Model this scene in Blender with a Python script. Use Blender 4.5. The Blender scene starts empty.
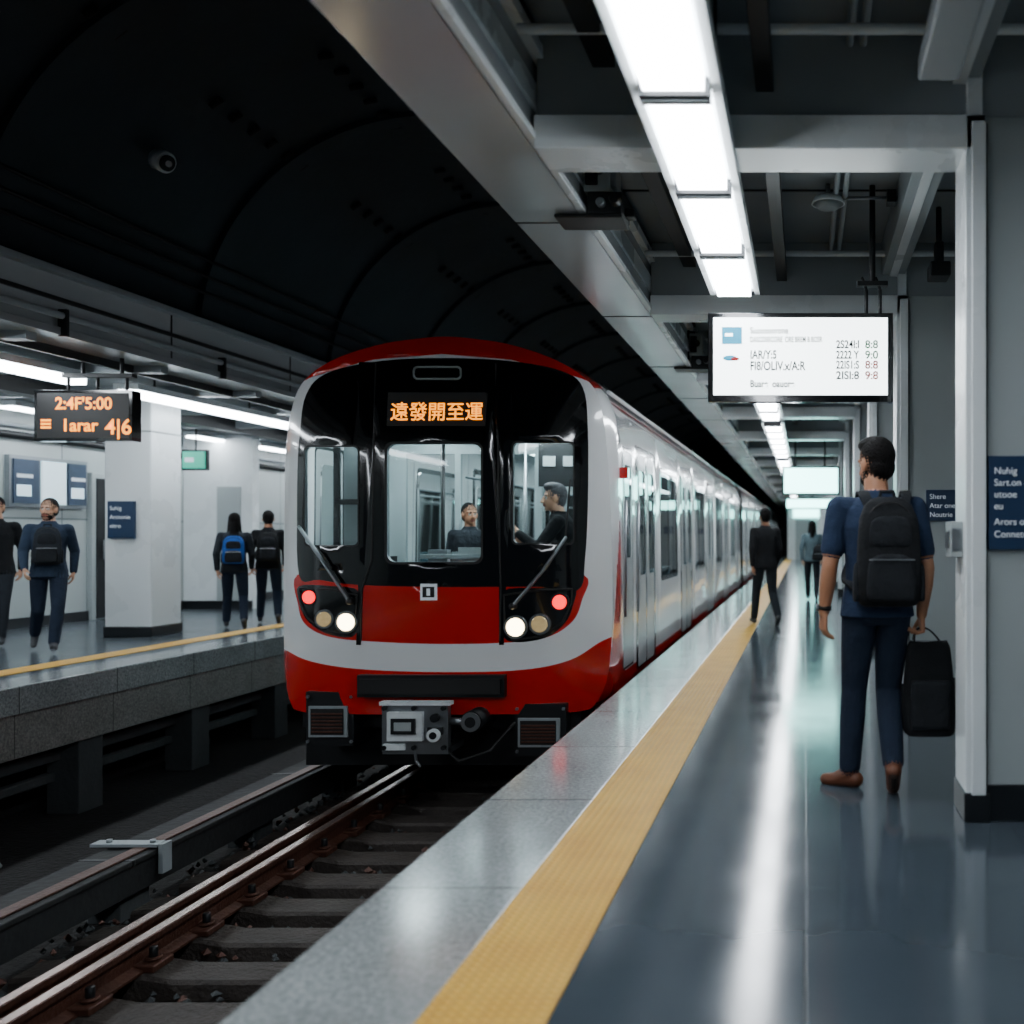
import bpy, bmesh, math, random
import numpy as np
from mathutils import Vector, Matrix, geometry, kdtree
random.seed(3)
S=bpy.context.scene
pi=math.pi
def V(*a): return Vector(a)
def sr(h):
    h=h.lstrip('#'); c=[int(h[i:i+2],16)/255 for i in (0,2,4)]
    return tuple((x/12.92 if x<=.04045 else ((x+.055)/1.055)**2.4) for x in c)+(1,)
# ---------------- materials
def mat(name,col,rough=.5,metal=0,es=0,ecol=None,var=0,vs=5,bump=0,bs=60,coat=0,rvar=0,sss=0,spec=None):
    m=bpy.data.materials.new(name); m.use_nodes=True
    N=m.node_tree.nodes; L=m.node_tree.links; b=N['Principled BSDF']
    c=sr(col) if isinstance(col,str) else tuple(col)+(1,)
    b.inputs['Base Color'].default_value=c; b.inputs['Roughness'].default_value=rough
    b.inputs['Metallic'].default_value=metal; b.inputs['Coat Weight'].default_value=coat
    if spec is not None: b.inputs['Specular IOR Level'].default_value=spec
    if sss:
        b.inputs['Subsurface Weight'].default_value=sss; b.inputs['Subsurface Radius'].default_value=(.02,.008,.004)
    if es:
        b.inputs['Emission Color'].default_value=sr(ecol) if ecol else c
        b.inputs['Emission Strength'].default_value=es
    tc=N.new('ShaderNodeTexCoord')
    if var or rvar:
        n=N.new('ShaderNodeTexNoise'); n.inputs['Scale'].default_value=vs; n.inputs['Detail'].default_value=6
        L.new(tc.outputs['Object'],n.inputs['Vector'])
        if var:
            mx=N.new('ShaderNodeMix'); mx.data_type='RGBA'
            mx.inputs[6].default_value=tuple(x*(1-var) for x in c[:3])+(1,)
            mx.inputs[7].default_value=tuple(min(1,x*(1+var)) for x in c[:3])+(1,)
            L.new(n.outputs['Fac'],mx.inputs[0]); L.new(mx.outputs[2],b.inputs['Base Color'])
        if rvar:
            mr=N.new('ShaderNodeMapRange'); mr.inputs[3].default_value=max(.02,rough-rvar); mr.inputs[4].default_value=rough+rvar
            L.new(n.outputs['Fac'],mr.inputs[0]); L.new(mr.outputs[0],b.inputs['Roughness'])
    if bump:
        n2=N.new('ShaderNodeTexNoise'); n2.inputs['Scale'].default_value=bs; n2.inputs['Detail'].default_value=4
        L.new(tc.outputs['Object'],n2.inputs['Vector'])
        bp=N.new('ShaderNodeBump'); bp.inputs['Strength'].default_value=bump; bp.inputs['Distance'].default_value=.02
        L.new(n2.outputs['Fac'],bp.inputs['Height']); L.new(bp.outputs[0],b.inputs['Normal'])
    return m
def glassmat(name,tint,ior=1.5):
    m=bpy.data.materials.new(name); m.use_nodes=True
    N=m.node_tree.nodes; L=m.node_tree.links; N.remove(N['Principled BSDF'])
    out=N['Material Output']; t=N.new('ShaderNodeBsdfTransparent'); t.inputs[0].default_value=tint
    g=N.new('ShaderNodeBsdfGlossy'); g.inputs['Roughness'].default_value=.03
    f=N.new('ShaderNodeFresnel'); f.inputs[0].default_value=ior
    mx=N.new('ShaderNodeMixShader'); L.new(f.outputs[0],mx.inputs[0]); L.new(t.outputs[0],mx.inputs[1]); L.new(g.outputs[0],mx.inputs[2])
    L.new(mx.outputs[0],out.inputs[0]); return m
def brickmat(name,c1,c2,mort,w,h,ms,rough,bump=.1,rvar=.05,axis='XY',nf=.22,ns=2.5):
    m=mat(name,c1,rough); N=m.node_tree.nodes; L=m.node_tree.links; b=N['Principled BSDF']
    tc=N.new('ShaderNodeTexCoord'); br=N.new('ShaderNodeTexBrick'); br.offset=0; br.squash=1
    br.inputs['Color1'].default_value=sr(c1); br.inputs['Color2'].default_value=sr(c2); br.inputs['Mortar'].default_value=sr(mort)
    br.inputs['Scale'].default_value=1; br.inputs['Mortar Size'].default_value=ms; br.inputs['Mortar Smooth'].default_value=.1
    br.inputs['Brick Width'].default_value=w; br.inputs['Row Height'].default_value=h
    src=tc.outputs['Object']
    if axis!='XY':
        sp=N.new('ShaderNodeSeparateXYZ'); cb=N.new('ShaderNodeCombineXYZ'); L.new(src,sp.inputs[0])
        L.new(sp.outputs[axis[0]],cb.inputs[0]); L.new(sp.outputs[axis[1]],cb.inputs[1]); src=cb.outputs[0]
    L.new(src,br.inputs['Vector'])
    n=N.new('ShaderNodeTexNoise'); n.inputs['Scale'].default_value=ns; n.inputs['Detail'].default_value=8; L.new(tc.outputs['Object'],n.inputs[0])
    mx=N.new('ShaderNodeMix'); mx.data_type='RGBA'; mx.blend_type='MULTIPLY'; mx.inputs[0].default_value=nf
    L.new(br.outputs['Color'],mx.inputs[6]); L.new(n.outputs['Fac'],mx.inputs[7]); L.new(mx.outputs[2],b.inputs['Base Color'])
    mr=N.new('ShaderNodeMapRange'); mr.inputs[3].default_value=max(.03,rough-rvar); mr.inputs[4].default_value=rough+rvar
    L.new(n.outputs['Fac'],mr.inputs[0]); L.new(mr.outputs[0],b.inputs['Roughness'])
    bp=N.new('ShaderNodeBump'); bp.inputs['Strength'].default_value=bump; bp.inputs['Distance'].default_value=.003; bp.invert=True
    L.new(br.outputs['Fac'],bp.inputs['Height']); L.new(bp.outputs[0],b.inputs['Normal'])
    return m
def granite(name,a,bc,rough,joint=None):
    m=mat(name,a,rough); N=m.node_tree.nodes; L=m.node_tree.links; b=N['Principled BSDF']
    tc=N.new('ShaderNodeTexCoord'); n=N.new('ShaderNodeTexNoise'); n.inputs['Scale'].default_value=48; n.inputs['Detail'].default_value=8; n.inputs['Roughness'].default_value=.85
    n3=N.new('ShaderNodeTexNoise'); n3.inputs['Scale'].default_value=3; n3.inputs['Detail'].default_value=5
    L.new(tc.outputs['Object'],n.inputs[0]); L.new(tc.outputs['Object'],n3.inputs[0])
    r=N.new('ShaderNodeValToRGB'); r.color_ramp.elements[0].position=.40; r.color_ramp.elements[1].position=.60
    r.color_ramp.elements[0].color=sr(a); r.color_ramp.elements[1].color=sr(bc); L.new(n.outputs['Fac'],r.inputs[0])
    mx=N.new('ShaderNodeMix'); mx.data_type='RGBA'; mx.blend_type='MULTIPLY'; mx.inputs[0].default_value=.45
    L.new(r.outputs[0],mx.inputs[6]); L.new(n3.outputs['Fac'],mx.inputs[7])
    br=N.new('ShaderNodeTexBrick'); br.offset=0; br.inputs['Color1'].default_value=br.inputs['Color2'].default_value=(1,1,1,1); br.inputs['Mortar'].default_value=(.3,.3,.3,1)
    br.inputs['Scale'].default_value=1; br.inputs['Mortar Size'].default_value=.006; br.inputs['Brick Width'].default_value=1.2; br.inputs['Row Height'].default_value=50
    sp=N.new('ShaderNodeSeparateXYZ'); cb=N.new('ShaderNodeCombineXYZ'); L.new(tc.outputs['Object'],sp.inputs[0]); L.new(sp.outputs[1],cb.inputs[0]); cb.inputs[1].default_value=20
    L.new(cb.outputs[0],br.inputs[0])
    m2=N.new('ShaderNodeMix'); m2.data_type='RGBA'; m2.blend_type='MULTIPLY'; m2.inputs[0].default_value=1
    L.new(mx.outputs[2],m2.inputs[6]); L.new(br.outputs[0],m2.inputs[7]); L.new(m2.outputs[2],b.inputs['Base Color'])
    return m
def tactile(name):
    m=mat(name,'#d9a93f',.45); N=m.node_tree.nodes; L=m.node_tree.links; b=N['Principled BSDF']
    tc=N.new('ShaderNodeTexCoord'); mp=N.new('ShaderNodeVectorMath'); mp.operation='SCALE'; mp.inputs['Scale'].default_value=1/.034
    fr=N.new('ShaderNodeVectorMath'); fr.operation='FRACTION'; su=N.new('ShaderNodeVectorMath'); su.operation='SUBTRACT'; su.inputs[1].default_value=(.5,.5,0)
    mu=N.new('ShaderNodeVectorMath'); mu.operation='MULTIPLY'; mu.inputs[1].default_value=(1,1,0)
    le=N.new('ShaderNodeVectorMath'); le.operation='LENGTH'; mr=N.new('ShaderNodeMapRange'); mr.inputs[1].default_value=.18; mr.inputs[2].default_value=.36; mr.inputs[3].default_value=1; mr.inputs[4].default_value=0
    L.new(tc.outputs['Object'],mp.inputs[0]); L.new(mp.outputs[0],fr.inputs[0]); L.new(fr.outputs[0],su.inputs[0]); L.new(su.outputs[0],mu.inputs[0]); L.new(mu.outputs[0],le.inputs[0]); L.new(le.outputs['Value'],mr.inputs[0])
    bp=N.new('ShaderNodeBump'); bp.inputs['Strength'].default_value=.9; bp.inputs['Distance'].default_value=.005; L.new(mr.outputs[0],bp.inputs['Height']); L.new(bp.outputs[0],b.inputs['Normal'])
    n=N.new('ShaderNodeTexNoise'); n.inputs['Scale'].default_value=4; n.inputs['Detail'].default_value=6; L.new(tc.outputs['Object'],n.inputs[0])
    mx=N.new('ShaderNodeMix'); mx.data_type='RGBA'; mx.inputs[6].default_value=sr('#c98e22'); mx.inputs[7].default_value=sr('#efbf4a'); L.new(n.outputs['Fac'],mx.inputs[0])
    m3=N.new('ShaderNodeMix'); m3.data_type='RGBA'; m3.blend_type='MULTIPLY'; m3.inputs[0].default_value=.22
    L.new(mx.outputs[2],m3.inputs[6]); L.new(mr.outputs[0],m3.inputs[7]); L.new(m3.outputs[2],b.inputs['Base Color'])
    return m
M_floor=brickmat('floor_tiles','#434d55','#3d474f','#2a3238',.9,1.2,.005,.13)
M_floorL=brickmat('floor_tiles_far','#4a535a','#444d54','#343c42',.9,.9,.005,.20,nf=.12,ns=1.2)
M_gran=granite('granite_coping','#727a7d','#b6bbbb',.15)
M_granL=granite('granite_face','#5d6160','#a3a29d',.55)
M_tact=tactile('tactile_yellow')
M_white=mat('painted_white_metal','#d8dfe1',.28,var=.05,vs=2,rvar=.05)
M_fascia=mat('fascia_metal','#bcc2c5',.2,.3,var=.06,vs=1.5,rvar=.06)
M_panel=mat('grey_panel','#9ba4a5',.4,var=.06,vs=2)
M_ceil=mat('ceiling_grey','#838b8f',.7,var=.15,vs=3)
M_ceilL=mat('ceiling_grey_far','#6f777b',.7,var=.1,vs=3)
M_beam=mat('ceiling_beam_grey','#8e979b',.45,var=.08,vs=3)
M_dark=mat('dark_metal','#14171a',.45,.2,var=.2,vs=8)
M_black=mat('black_gloss','#08090b',.12,coat=.6)
M_rubber=mat('black_rubber','#0b0c0d',.6)
M_basebd=mat('skirting_dark','#14181c',.35)
M_conc=mat('dark_concrete','#3c4143',.85,var=.4,vs=2.5,bump=.4,bs=20)
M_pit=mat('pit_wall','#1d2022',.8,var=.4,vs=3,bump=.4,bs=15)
M_ball=mat('track_bed','#0f0e0e',.95,var=.5,vs=12,bump=1,bs=25)
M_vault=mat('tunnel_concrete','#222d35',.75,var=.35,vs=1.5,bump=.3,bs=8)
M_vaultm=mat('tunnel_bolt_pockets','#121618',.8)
M_tie=mat('sleeper_worn','#332d29',.7,var=.6,vs=7,bump=.8,bs=30)
M_rail=mat('rail_rust','#4e3025',.5,.35,var=.5,vs=9,bump=.3,bs=40)
M_railtop=mat('rail_polished','#96827a',.22,.85)
M_steel=mat('steel','#8c9296',.3,.8,var=.1,vs=10)
M_tile_l=brickmat('wall_panels','#a9b2b2','#a1abab','#657071',1.2,1.5,.012,.35,axis='YZ',nf=.1)
M_light=mat('light_diffuser','#ffffff',.5,es=29,ecol='#f2f8ff')
M_lightL=mat('light_diffuser_far','#ffffff',.5,es=27,ecol='#f0f8ff')
M_lightT=mat('train_light_diffuser','#ffffff',.5,es=15,ecol='#eafaff')
M_tw=mat('train_white','#e3e6e7',.15,coat=.8,var=.03,vs=2)
M_tr=mat('train_red','#bd110a',.16,coat=.8,var=.08,vs=3)
M_tblack=mat('train_black','#060709',.12,coat=.7)
M_tsilver=mat('train_door_silver','#bcc2c4',.22,.4,var=.05,vs=3)
M_tint=mat('train_interior','#8c999b',.45,var=.05)
M_tfloor=mat('train_interior_floor','#444a4f',.5)
M_seat=mat('seat_blue','#244c58',.6)
M_glass=glassmat('window_glass',(.84,.92,.92,1),1.6)
M_glassd=glassmat('window_glass_tinted',(.36,.44,.45,1),1.65)
M_headl=mat('headlamp_lit','#fff1d8',.2,es=16,ecol='#ffe3b0')
M_headoff=mat('headlamp_reflector','#c9b892',.15,.6,es=.3,ecol='#ffdc9a',var=.6,vs=30)
M_taill=mat('marker_lamp_red','#ff2a25',.2,es=3.2,ecol='#ff0a1c')
M_amber=mat('led_amber','#ff9000',.5,es=3.0,ecol='#ff9208')
M_screen=mat('lcd_screen','#f4f8f8',.3,es=6,ecol='#e9f4f6')
M_txtd=mat('text_dark','#0a1116',.7,spec=.1)
M_txtg=mat('text_green','#06602c',.7,es=.25,ecol='#0f8040')
M_txtr=mat('text_red','#8a120f',.7,es=.3,ecol='#c01812')
M_cyan=mat('logo_cyan','#0a86a6',.5,es=.8,ecol='#0e93b8')
M_blue=mat('sign_blue','#15304f',.4,var=.05)
M_txtw=mat('text_white','#cfd8e0',.5,es=.25)
M_cyansign=mat('far_sign_lit','#bff5f0',.4,es=10,ecol='#9cf2ea')
M_green=mat('exit_sign_green','#2f8f7a',.4,es=1.2,ecol='#2f9f85')
M_poster1=mat('poster_dark','#2a3c52',.4,var=.5,vs=6); M_poster2=mat('poster_pale','#bcd3dc',.4,es=1.2,ecol='#bcd3dc',var=.3,vs=5)
# ---------------- mesh builder
class MB:
    def __init__(s): s.v=[];s.f=[];s.m=[];s.sm=[];s.mats=[]
    def mi(s,m):
        if m not in s.mats: s.mats.append(m)
        return s.mats.index(m)
    def add(s,vs,fs,m,smooth=False):
        o=len(s.v); s.v+= [tuple(v) for v in vs]; k=s.mi(m)
        for f in fs: s.f.append([i+o for i in f]); s.m.append(k); s.sm.append(smooth)
    def box(s,x0,x1,y0,y1,z0,z1,m,R=None,c=None):
        vs=[V(x,y,z) for x in(x0,x1) for y in(y0,y1) for z in(z0,z1)]
        if R is not None: vs=[R@v+(c or V(0,0,0)) for v in vs]
        s.add(vs,[(0,1,3,2),(4,6,7,5),(0,4,5,1),(2,3,7,6),(0,2,6,4),(1,5,7,3)],m)
    def rings(s,R,m,smooth=True,cap=True):
        n=len(R[0]); vs=[p for r in R for p in r]; fs=[]
        for i in range(len(R)-1):
            for j in range(n):
                k=(j+1)%n; fs.append((i*n+j,i*n+k,(i+1)*n+k,(i+1)*n+j))
        if cap: fs.append(tuple(range(n-1,-1,-1))); fs.append(tuple((len(R)-1)*n+j for j in range(n)))
        s.add(vs,fs,m,smooth)
    def frame(s,p0,p1):
        d=(Vector(p1)-Vector(p0)); l=d.length; d=d/l if l>1e-9 else V(0,0,1)
        a=V(0,0,1) if abs(d.z)<.9 else V(0,1,0); x=d.cross(a).normalized(); y=d.cross(x).normalized(); return d,x,y,l
    def cyl(s,p0,p1,r,m,n=16,r2=None):
        p0=Vector(p0);p1=Vector(p1); d,x,y,l=s.frame(p0,p1); r2=r if r2 is None else r2
        R=[[p+(x*math.cos(a*2*pi/n)+y*math.sin(a*2*pi/n))*q for a in range(n)] for p,q in((p0,r),(p1,r2))]
        o=len(s.f); s.rings(R,m,True,True); s.sm[-1]=False; s.sm[-2]=False
    def cap(s,p0,r0,p1,r1,m,n=16,step=.012):
        p0=Vector(p0);p1=Vector(p1); d,x,y,l=s.frame(p0,p1); R=[]
        prof=[]
        for i in range(5): a=-pi/2+i*(pi/2)/5+.12; prof.append((math.sin(a)*r0,math.cos(a)*r0))
        k=max(1,int(l/step))
        for i in range(k+1): t=i/k; prof.append((l*t,r0+(r1-r0)*t))
        for i in range(1,6): a=i*(pi/2)/5-.12; prof.append((l+math.sin(a)*r1,math.cos(a)*r1))
        for h,q in prof: R.append([p0+d*h+(x*math.cos(a*2*pi/n)+y*math.sin(a*2*pi/n))*q for a in range(n)])
        s.rings(R,m)
    def ell(s,c,r,m,R=None,n=20,k=14):
        rr=[]
        for i in range(k):
            a=-pi/2+pi*(i+.5)/k
            ring=[]
            for j in range(n):
                b=j*2*pi/n; p=V(r[0]*math.cos(a)*math.cos(b),r[1]*math.cos(a)*math.sin(b),r[2]*math.sin(a))
                if R is not None: p=R@p
                ring.append(Vector(c)+p)
            rr.append(ring)
        s.rings(rr,m)
    def tube(s,pts,r,m,n=10):
        for a,b in zip(pts[:-1],pts[1:]): s.cap(a,r,b,r,m,n,step=.2)
    def ribbon(s,pts,wd,w,t,m):
        R=[]
        P=[Vector(p) for p in pts]; wd=Vector(wd).normalized()
        for i,p in enumerate(P):
            d=(P[min(i+1,len(P)-1)]-P[max(i-1,0)]).normalized(); nn=d.cross(wd).normalized()
            R.append([p+wd*w/2+nn*t/2,p-wd*w/2+nn*t/2,p-wd*w/2-nn*t/2,p+wd*w/2-nn*t/2])
        s.rings(R,m,False)
    def obj(s,name,parent=None,bevel=0,loc=None,rz=0,seg=2):
        me=bpy.data.meshes.new(name); me.from_pydata(s.v,[],s.f)
        for m in s.mats: me.materials.append(m)
        me.polygons.foreach_set('material_index',s.m); me.polygons.foreach_set('use_smooth',s.sm)
        me.update(); 
        bm=bmesh.new(); bm.from_mesh(me); bmesh.ops.recalc_face_normals(bm,faces=bm.faces); bm.to_mesh(me); bm.free()
        o=bpy.data.objects.new(name,me); S.collection.objects.link(o)
        if parent: o.parent=parent
        if loc is not None: o.location=loc
        o.rotation_euler[2]=rz
        if bevel:
            b=o.modifiers.new('bev','BEVEL'); b.width=bevel; b.segments=seg; b.limit_method='ANGLE'; b.angle_limit=math.radians(50)
        return o
def empty(name,loc=(0,0,0),rz=0):
    o=bpy.data.objects.new(name,None); S.collection.objects.link(o); o.location=loc; o.rotation_euler[2]=rz; o.empty_display_size=.1; return o
def text(s,loc,size,m,parent,align='LEFT',sx=1,rot=(pi/2,0,0),name='lettering',bold=0):
    c=bpy.data.curves.new(name,'FONT'); c.body=s; c.size=size; c.extrude=.0008; c.offset=bold; c.align_x=align; c.materials.append(m)
    o=bpy.data.objects.new(name,c); S.collection.objects.link(o); o.location=loc; o.rotation_euler=rot; o.scale=(sx,1,1); o.parent=parent; return o
def catmull(pts,k=6,closed=True):
    out=[]; n=len(pts)
    rng=range(n) if closed else range(n-1)
    for i in rng:
        if closed: p=[pts[(i+j-1)%n] for j in range(4)]
        else: p=[pts[min(max(i+j-1,0),n-1)] for j in range(4)]
        p=[np.array(q,float) for q in p]
        for j in range(k):
            t=j/k; out.append(tuple(.5*((2*p[1])+(-p[0]+p[2])*t+(2*p[0]-5*p[1]+4*p[2]-p[3])*t*t+(-p[0]+3*p[1]-3*p[2]+p[3])*t**3)))
    if not closed: out.append(tuple(pts[-1]))
    return out
def rr(x0,y0,x1,y1,r,k=5):
    o=[]
    for cx,cy,a0 in((x1-r,y1-r,0),(x0+r,y1-r,90),(x0+r,y0+r,180),(x1-r,y0+r,270)):
        for i in range(k+1):
            a=math.radians(a0+90*i/k); o.append((cx+r*math.cos(a),cy+r*math.sin(a)))
    return o
def inpoly(x,y,poly):
    c=False; n=len(poly); j=n-1
    for i in range(n):
        xi,yi=poly[i][:2]; xj,yj=poly[j][:2]
        if (yi>y)!=(yj>y) and x<(xj-xi)*(y-yi)/(yj-yi)+xi: c=not c
        j=i
    return c
def cdt_surface(mb,outline,regions,holes,base,f,grid,smooth=True):
    vs=[];es=[]
    for poly in [outline]+[r[0] for r in regions]+holes:
        o=len(vs); vs+=[Vector(p[:2]) for p in poly]; es+=[(o+i,o+(i+1)%len(poly)) for i in range(len(poly))]
    x0=min(p[0] for p in outline);x1=max(p[0] for p in outline);y0=min(p[1] for p in outline);y1=max(p[1] for p in outline)
    gx,gy=grid; nx=int((x1-x0)/gx)+1; ny=int((y1-y0)/gy)+1
    for i in range(1,nx):
        for j in range(1,ny):
            q=(x0+i*(x1-x0)/nx,y0+j*(y1-y0)/ny)
            if inpoly(q[0],q[1],outline): vs.append(Vector(q))
    ov,oe,of,_,_,_=geometry.delaunay_2d_cdt(vs,es,[],0,1e-5)
    P3=[f(v.x,v.y) for v in ov]; groups={}
    for t in of:
        cx=sum(ov[i].x for i in t)/len(t); cy=sum(ov[i].y for i in t)/len(t)
        if not inpoly(cx,cy,outline) or any(inpoly(cx,cy,h) for h in holes): continue
        m=base
        for poly,mm in regions:
            if inpoly(cx,cy,poly): m=mm
        groups.setdefault(m,[]).append(tuple(t))
    o=len(mb.v); mb.v+=[tuple(p) for p in P3]
    for m,fs in groups.items():
        k=mb.mi(m)
        for t in fs: mb.f.append([i+o for i in t]); mb.m.append(k); mb.sm.append(smooth)
CX,CY,CZ=805,535,1.27
def W(px,py,Y): return V((px-CX)/1000*Y,Y,CZ-(py-CY)/1000*Y)
# ---------------- structure
Y0,Y1=-5,64
b=MB(); b.box(-1.013,2.9,Y0,Y1,-.3,0,M_floor); b.obj('floor')
b=MB(); b.box(-1.53,-1.013,Y0,Y1,-.22,0,M_gran); b.obj('platform_edge_coping',bevel=.012)
b=MB(); b.box(-1.012,-.672,Y0,Y1,0,.006,M_tact); b.obj('tactile_paving_strip')
b=MB(); b.box(-1.40,-1.02,Y0,Y1,-1.3,-.22,M_pit); b.obj('wall_platform_base')
b=MB(); b.box(2.9,3.1,Y0,Y1,0,4,M_panel); b.box(2.88,2.9,Y0,Y1,0,.15,M_basebd); b.obj('wall_right')
b=MB(); b.box(-11.2,3.1,Y1,Y1+.2,-1.4,7,M_dark); b.obj('wall_back')
b=MB(); b.box(-.9,2.88,52,52.2,0,3.5,M_white); b.box(-.5,.3,51.95,52,0,2.1,M_panel); b.box(-.6,2.0,51.9,52,2.2,2.6,M_cyansign); b.obj('wall_end_brightener')  # white wall and glowing band added to brighten the platform's far end
b=MB(); b.box(-7.3,-1.02,Y0,Y1,-1.5,-1.3,M_ball); b.obj('track_bed')
b=MB(); b.box(-1.3,2.9,Y0,Y1,3.55,3.65,M_ceil)
for i in range(26): 
    y=-3+i*1.6; b.box(-1.2,2.9,y,y+.02,3.54,3.55,M_dark)
b.obj('ceiling')
b=MB(); 
b.box(-1.62,-1.22,Y0,Y1,3.02,3.10,M_fascia); b.box(-1.27,-1.22,Y0,Y1,3.10,3.46,M_fascia); b.box(-1.62,-1.57,Y0,Y1,3.10,3.6,M_dark)
b.box(-1.235,-1.19,Y0,Y1,3.02,3.055,M_white); b.box(-1.24,-1.17,Y0,Y1,3.40,3.46,M_white); b.box(-1.6,-1.2,Y0,Y1,3.5,3.55,M_dark)
b.box(-1.235,-1.205,Y0,Y1,3.18,3.30,M_white)
for y in np.arange(-4,50,2.4): b.box(-1.625,-1.2,y,y+.008,3.015,3.45,M_dark)
b.obj('platform_edge_fascia_beam',bevel=.006)
b=MB()
b.box(.60,.78,Y0,Y1,3.30,3.55,M_beam); b.box(.66,.72,Y0,Y1,3.285,3.30,M_white); b.box(-.22,-.14,Y0,Y1,3.25,3.33,M_dark); b.box(-.95,-.85,Y0,Y1,3.36,3.42,M_dark)
b.box(1.2,1.6,Y0,Y1,3.36,3.46,M_dark)
for x in(.2,.26): b.cyl((x,Y0,3.47),(x,Y1,3.47),.018,M_beam)
b.obj('ceiling_cable_trunking',bevel=.004)
PORT=[4.42,7.75,11.1,14.5,17.9,21.3,24.7,28.1,33,38,44,50]
for i,y in enumerate(PORT):
    b=MB(); b.box(.71,.80,y,y+.30,.0,3.13,M_white); b.box(-1.2,.80,y,y+.30,2.98,3.13,M_white)
    b.box(.72,.79,y+.02,y+.28,3.13,3.55,M_white)
    b.box(-1.2,2.9,y+.05,y+.3,3.13,3.55,M_beam); b.box(.735,.8,y-.012,y,.12,3.1,M_white)
    b.box(-1.2,.86,y+.31,y+.40,3.2,3.3,M_dark)
    b.cyl((-1.2,y-.25,3.38),(1.4,y-.25,3.38),.022,M_white); b.cyl((-1.2,y+.75,3.4),(2.4,y+.75,3.4),.03,M_dark)
    b.box(.703,.82,y-.006,y+.306,0,.13,M_basebd)
    b.obj('portal_frame',bevel=.006)
    b=MB(); b.box(.80,1.95,y+.03,y+.45,0,3.13,M_panel); b.box(.80,1.96,y+.015,y+.46,0,.16,M_basebd)
    b.box(.80,.812,y+.022,y+.03,.16,3.1,M_dark); b.box(1.37,1.378,y+.022,y+.03,.16,3.1,M_dark)
    b.obj('wall_pier',bevel=.005)
    if i>0:
        b=MB(); b.box(.94 if i==1 else .92,1.22,y+.0,y+.03,1.38,1.62,M_blue); o=b.obj('wayfinding_sign',bevel=.003)
        for k,s in enumerate(('Shere','Atar one','Noutrie')): text(s,(.965,y-.003,1.55-k*.07),.055,M_txtw,o)
def light_run(y0,y1,name='ceiling_light_fixture'):
    b=MB(); b.box(-.65,-.31,y0-.03,y1+.03,2.945,3.0,M_white); b.box(-.65,-.615,y0-.03,y1+.03,2.92,2.95,M_white); b.box(-.345,-.31,y0-.03,y1+.03,2.92,2.95,M_white)
    b.box(-.56,-.40,y0,y1,3.0,3.06,M_dark)
    y=y1; 
    while y>y0+.3:
        a=max(y0,y-1.05); b.box(-.592,-.368,a+.05,y-.05,2.892,2.945,M_light); b.box(-.61,-.35,a-.042,a+.042,2.878,2.945,M_dark); b.box(-.605,-.355,a-.012,a+.012,2.87,2.878,M_beam); y-=1.05
    for yy in np.arange(y0+.5,y1,1.5):
        for x in(-.6,-.36): b.cyl((x,yy,2.99),(x,yy,3.55),.008,M_dark,8)
    b.obj(name)
light_run(-4.0,6.85); light_run(8.3,14.2); light_run(14.8,21); light_run(21.6,28); light_run(29,50)
for y in(5.55,10.5):
    b=MB(); b.box(-1.215,-1.15,y-.04,y+.04,3.18,3.54,M_dark); b.box(-1.20,-1.13,y-.06,y+.06,3.40,3.44,M_steel)
    b.box(-1.20,-1.06,y-.14,y+.14,3.13,3.36,M_panel); b.box(-1.10,-1.03,y-.1,y+.05,3.17,3.3,M_steel); b.box(-1.19,-1.12,y-.16,y-.14,3.16,3.33,M_dark)
    b.box(-1.36,-.99,y-.14,y+.1,2.99,3.01,M_dark); b.box(-1.18,-.99,y-.14,y+.1,3.01,3.13,M_dark); b.cyl((-1.02,y-.14,3.07),(-1.02,y-.22,3.07),.03,M_dark); b.cyl((-1.1,y-.14,3.06),(-1.1,y-.19,3.06),.025,M_steel)
    b.cyl((-1.12,y-.12,3.25),(-1.12,y-.2,3.25),.035,M_black); b.box(-.99,-.94,y-.05,y+.03,3.02,3.07,M_dark)
    b.obj('platform_camera_unit',bevel=.008)
b=MB(); b.cyl((.15,6.5,3.42),(.15,6.5,3.46),.11,M_white,24,.09); b.cyl((.15,6.5,3.39),(.15,6.5,3.42),.06,M_panel,20,.1); b.cyl((.25,6.5,3.46),(.6,6.5,3.46),.012,M_steel); b.cyl((.15,6.5,3.46),(.15,6.5,3.55),.015,M_steel); b.box(.53,.59,6.45,6.55,3.42,3.5,M_dark); b.obj('smoke_detector')
b=MB(); b.box(.44,.60,3.3,3.9,3.04,3.13,M_beam); b.cyl((.52,3.6,3.13),(.52,3.6,3.54),.03,M_dark); b.cyl((.52,3.3,3.085),(.52,3.24,3.085),.03,M_dark); b.obj('ceiling_camera',bevel=.01)
b=MB(); b.box(.9,.96,6.9,7.0,3.15,3.3,M_dark); b.box(.86,1.0,6.85,7.05,3.05,3.15,M_dark); b.cyl((.93,6.95,3.3),(.93,6.95,3.55),.02,M_dark); b.obj('ceiling_speaker',bevel=.01)
b=MB(); b.box(.655,.71,4.5,4.66,1.17,1.33,M_panel); b.box(.648,.655,4.53,4.63,1.21,1.29,M_steel); b.box(.66,.7,4.49,4.5,1.2,1.3,M_steel); b.obj('intercom_box',bevel=.01)
b=MB(); b.box(.812,1.27,4.42,4.448,1.205,1.62,M_blue); o=b.obj('wayfinding_sign',bevel=.003)
for k,s in enumerate(('Nuhig','Sart.on ni','utooe','eu')): text(s,(.835,4.417,1.54-k*.052),.042,M_txtw,o)
text('Arors onate-',(.835,4.417,1.315),.042,M_txtw,o); text('Connetcovnte',(.835,4.417,1.26),.042,M_txtw,o)
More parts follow.
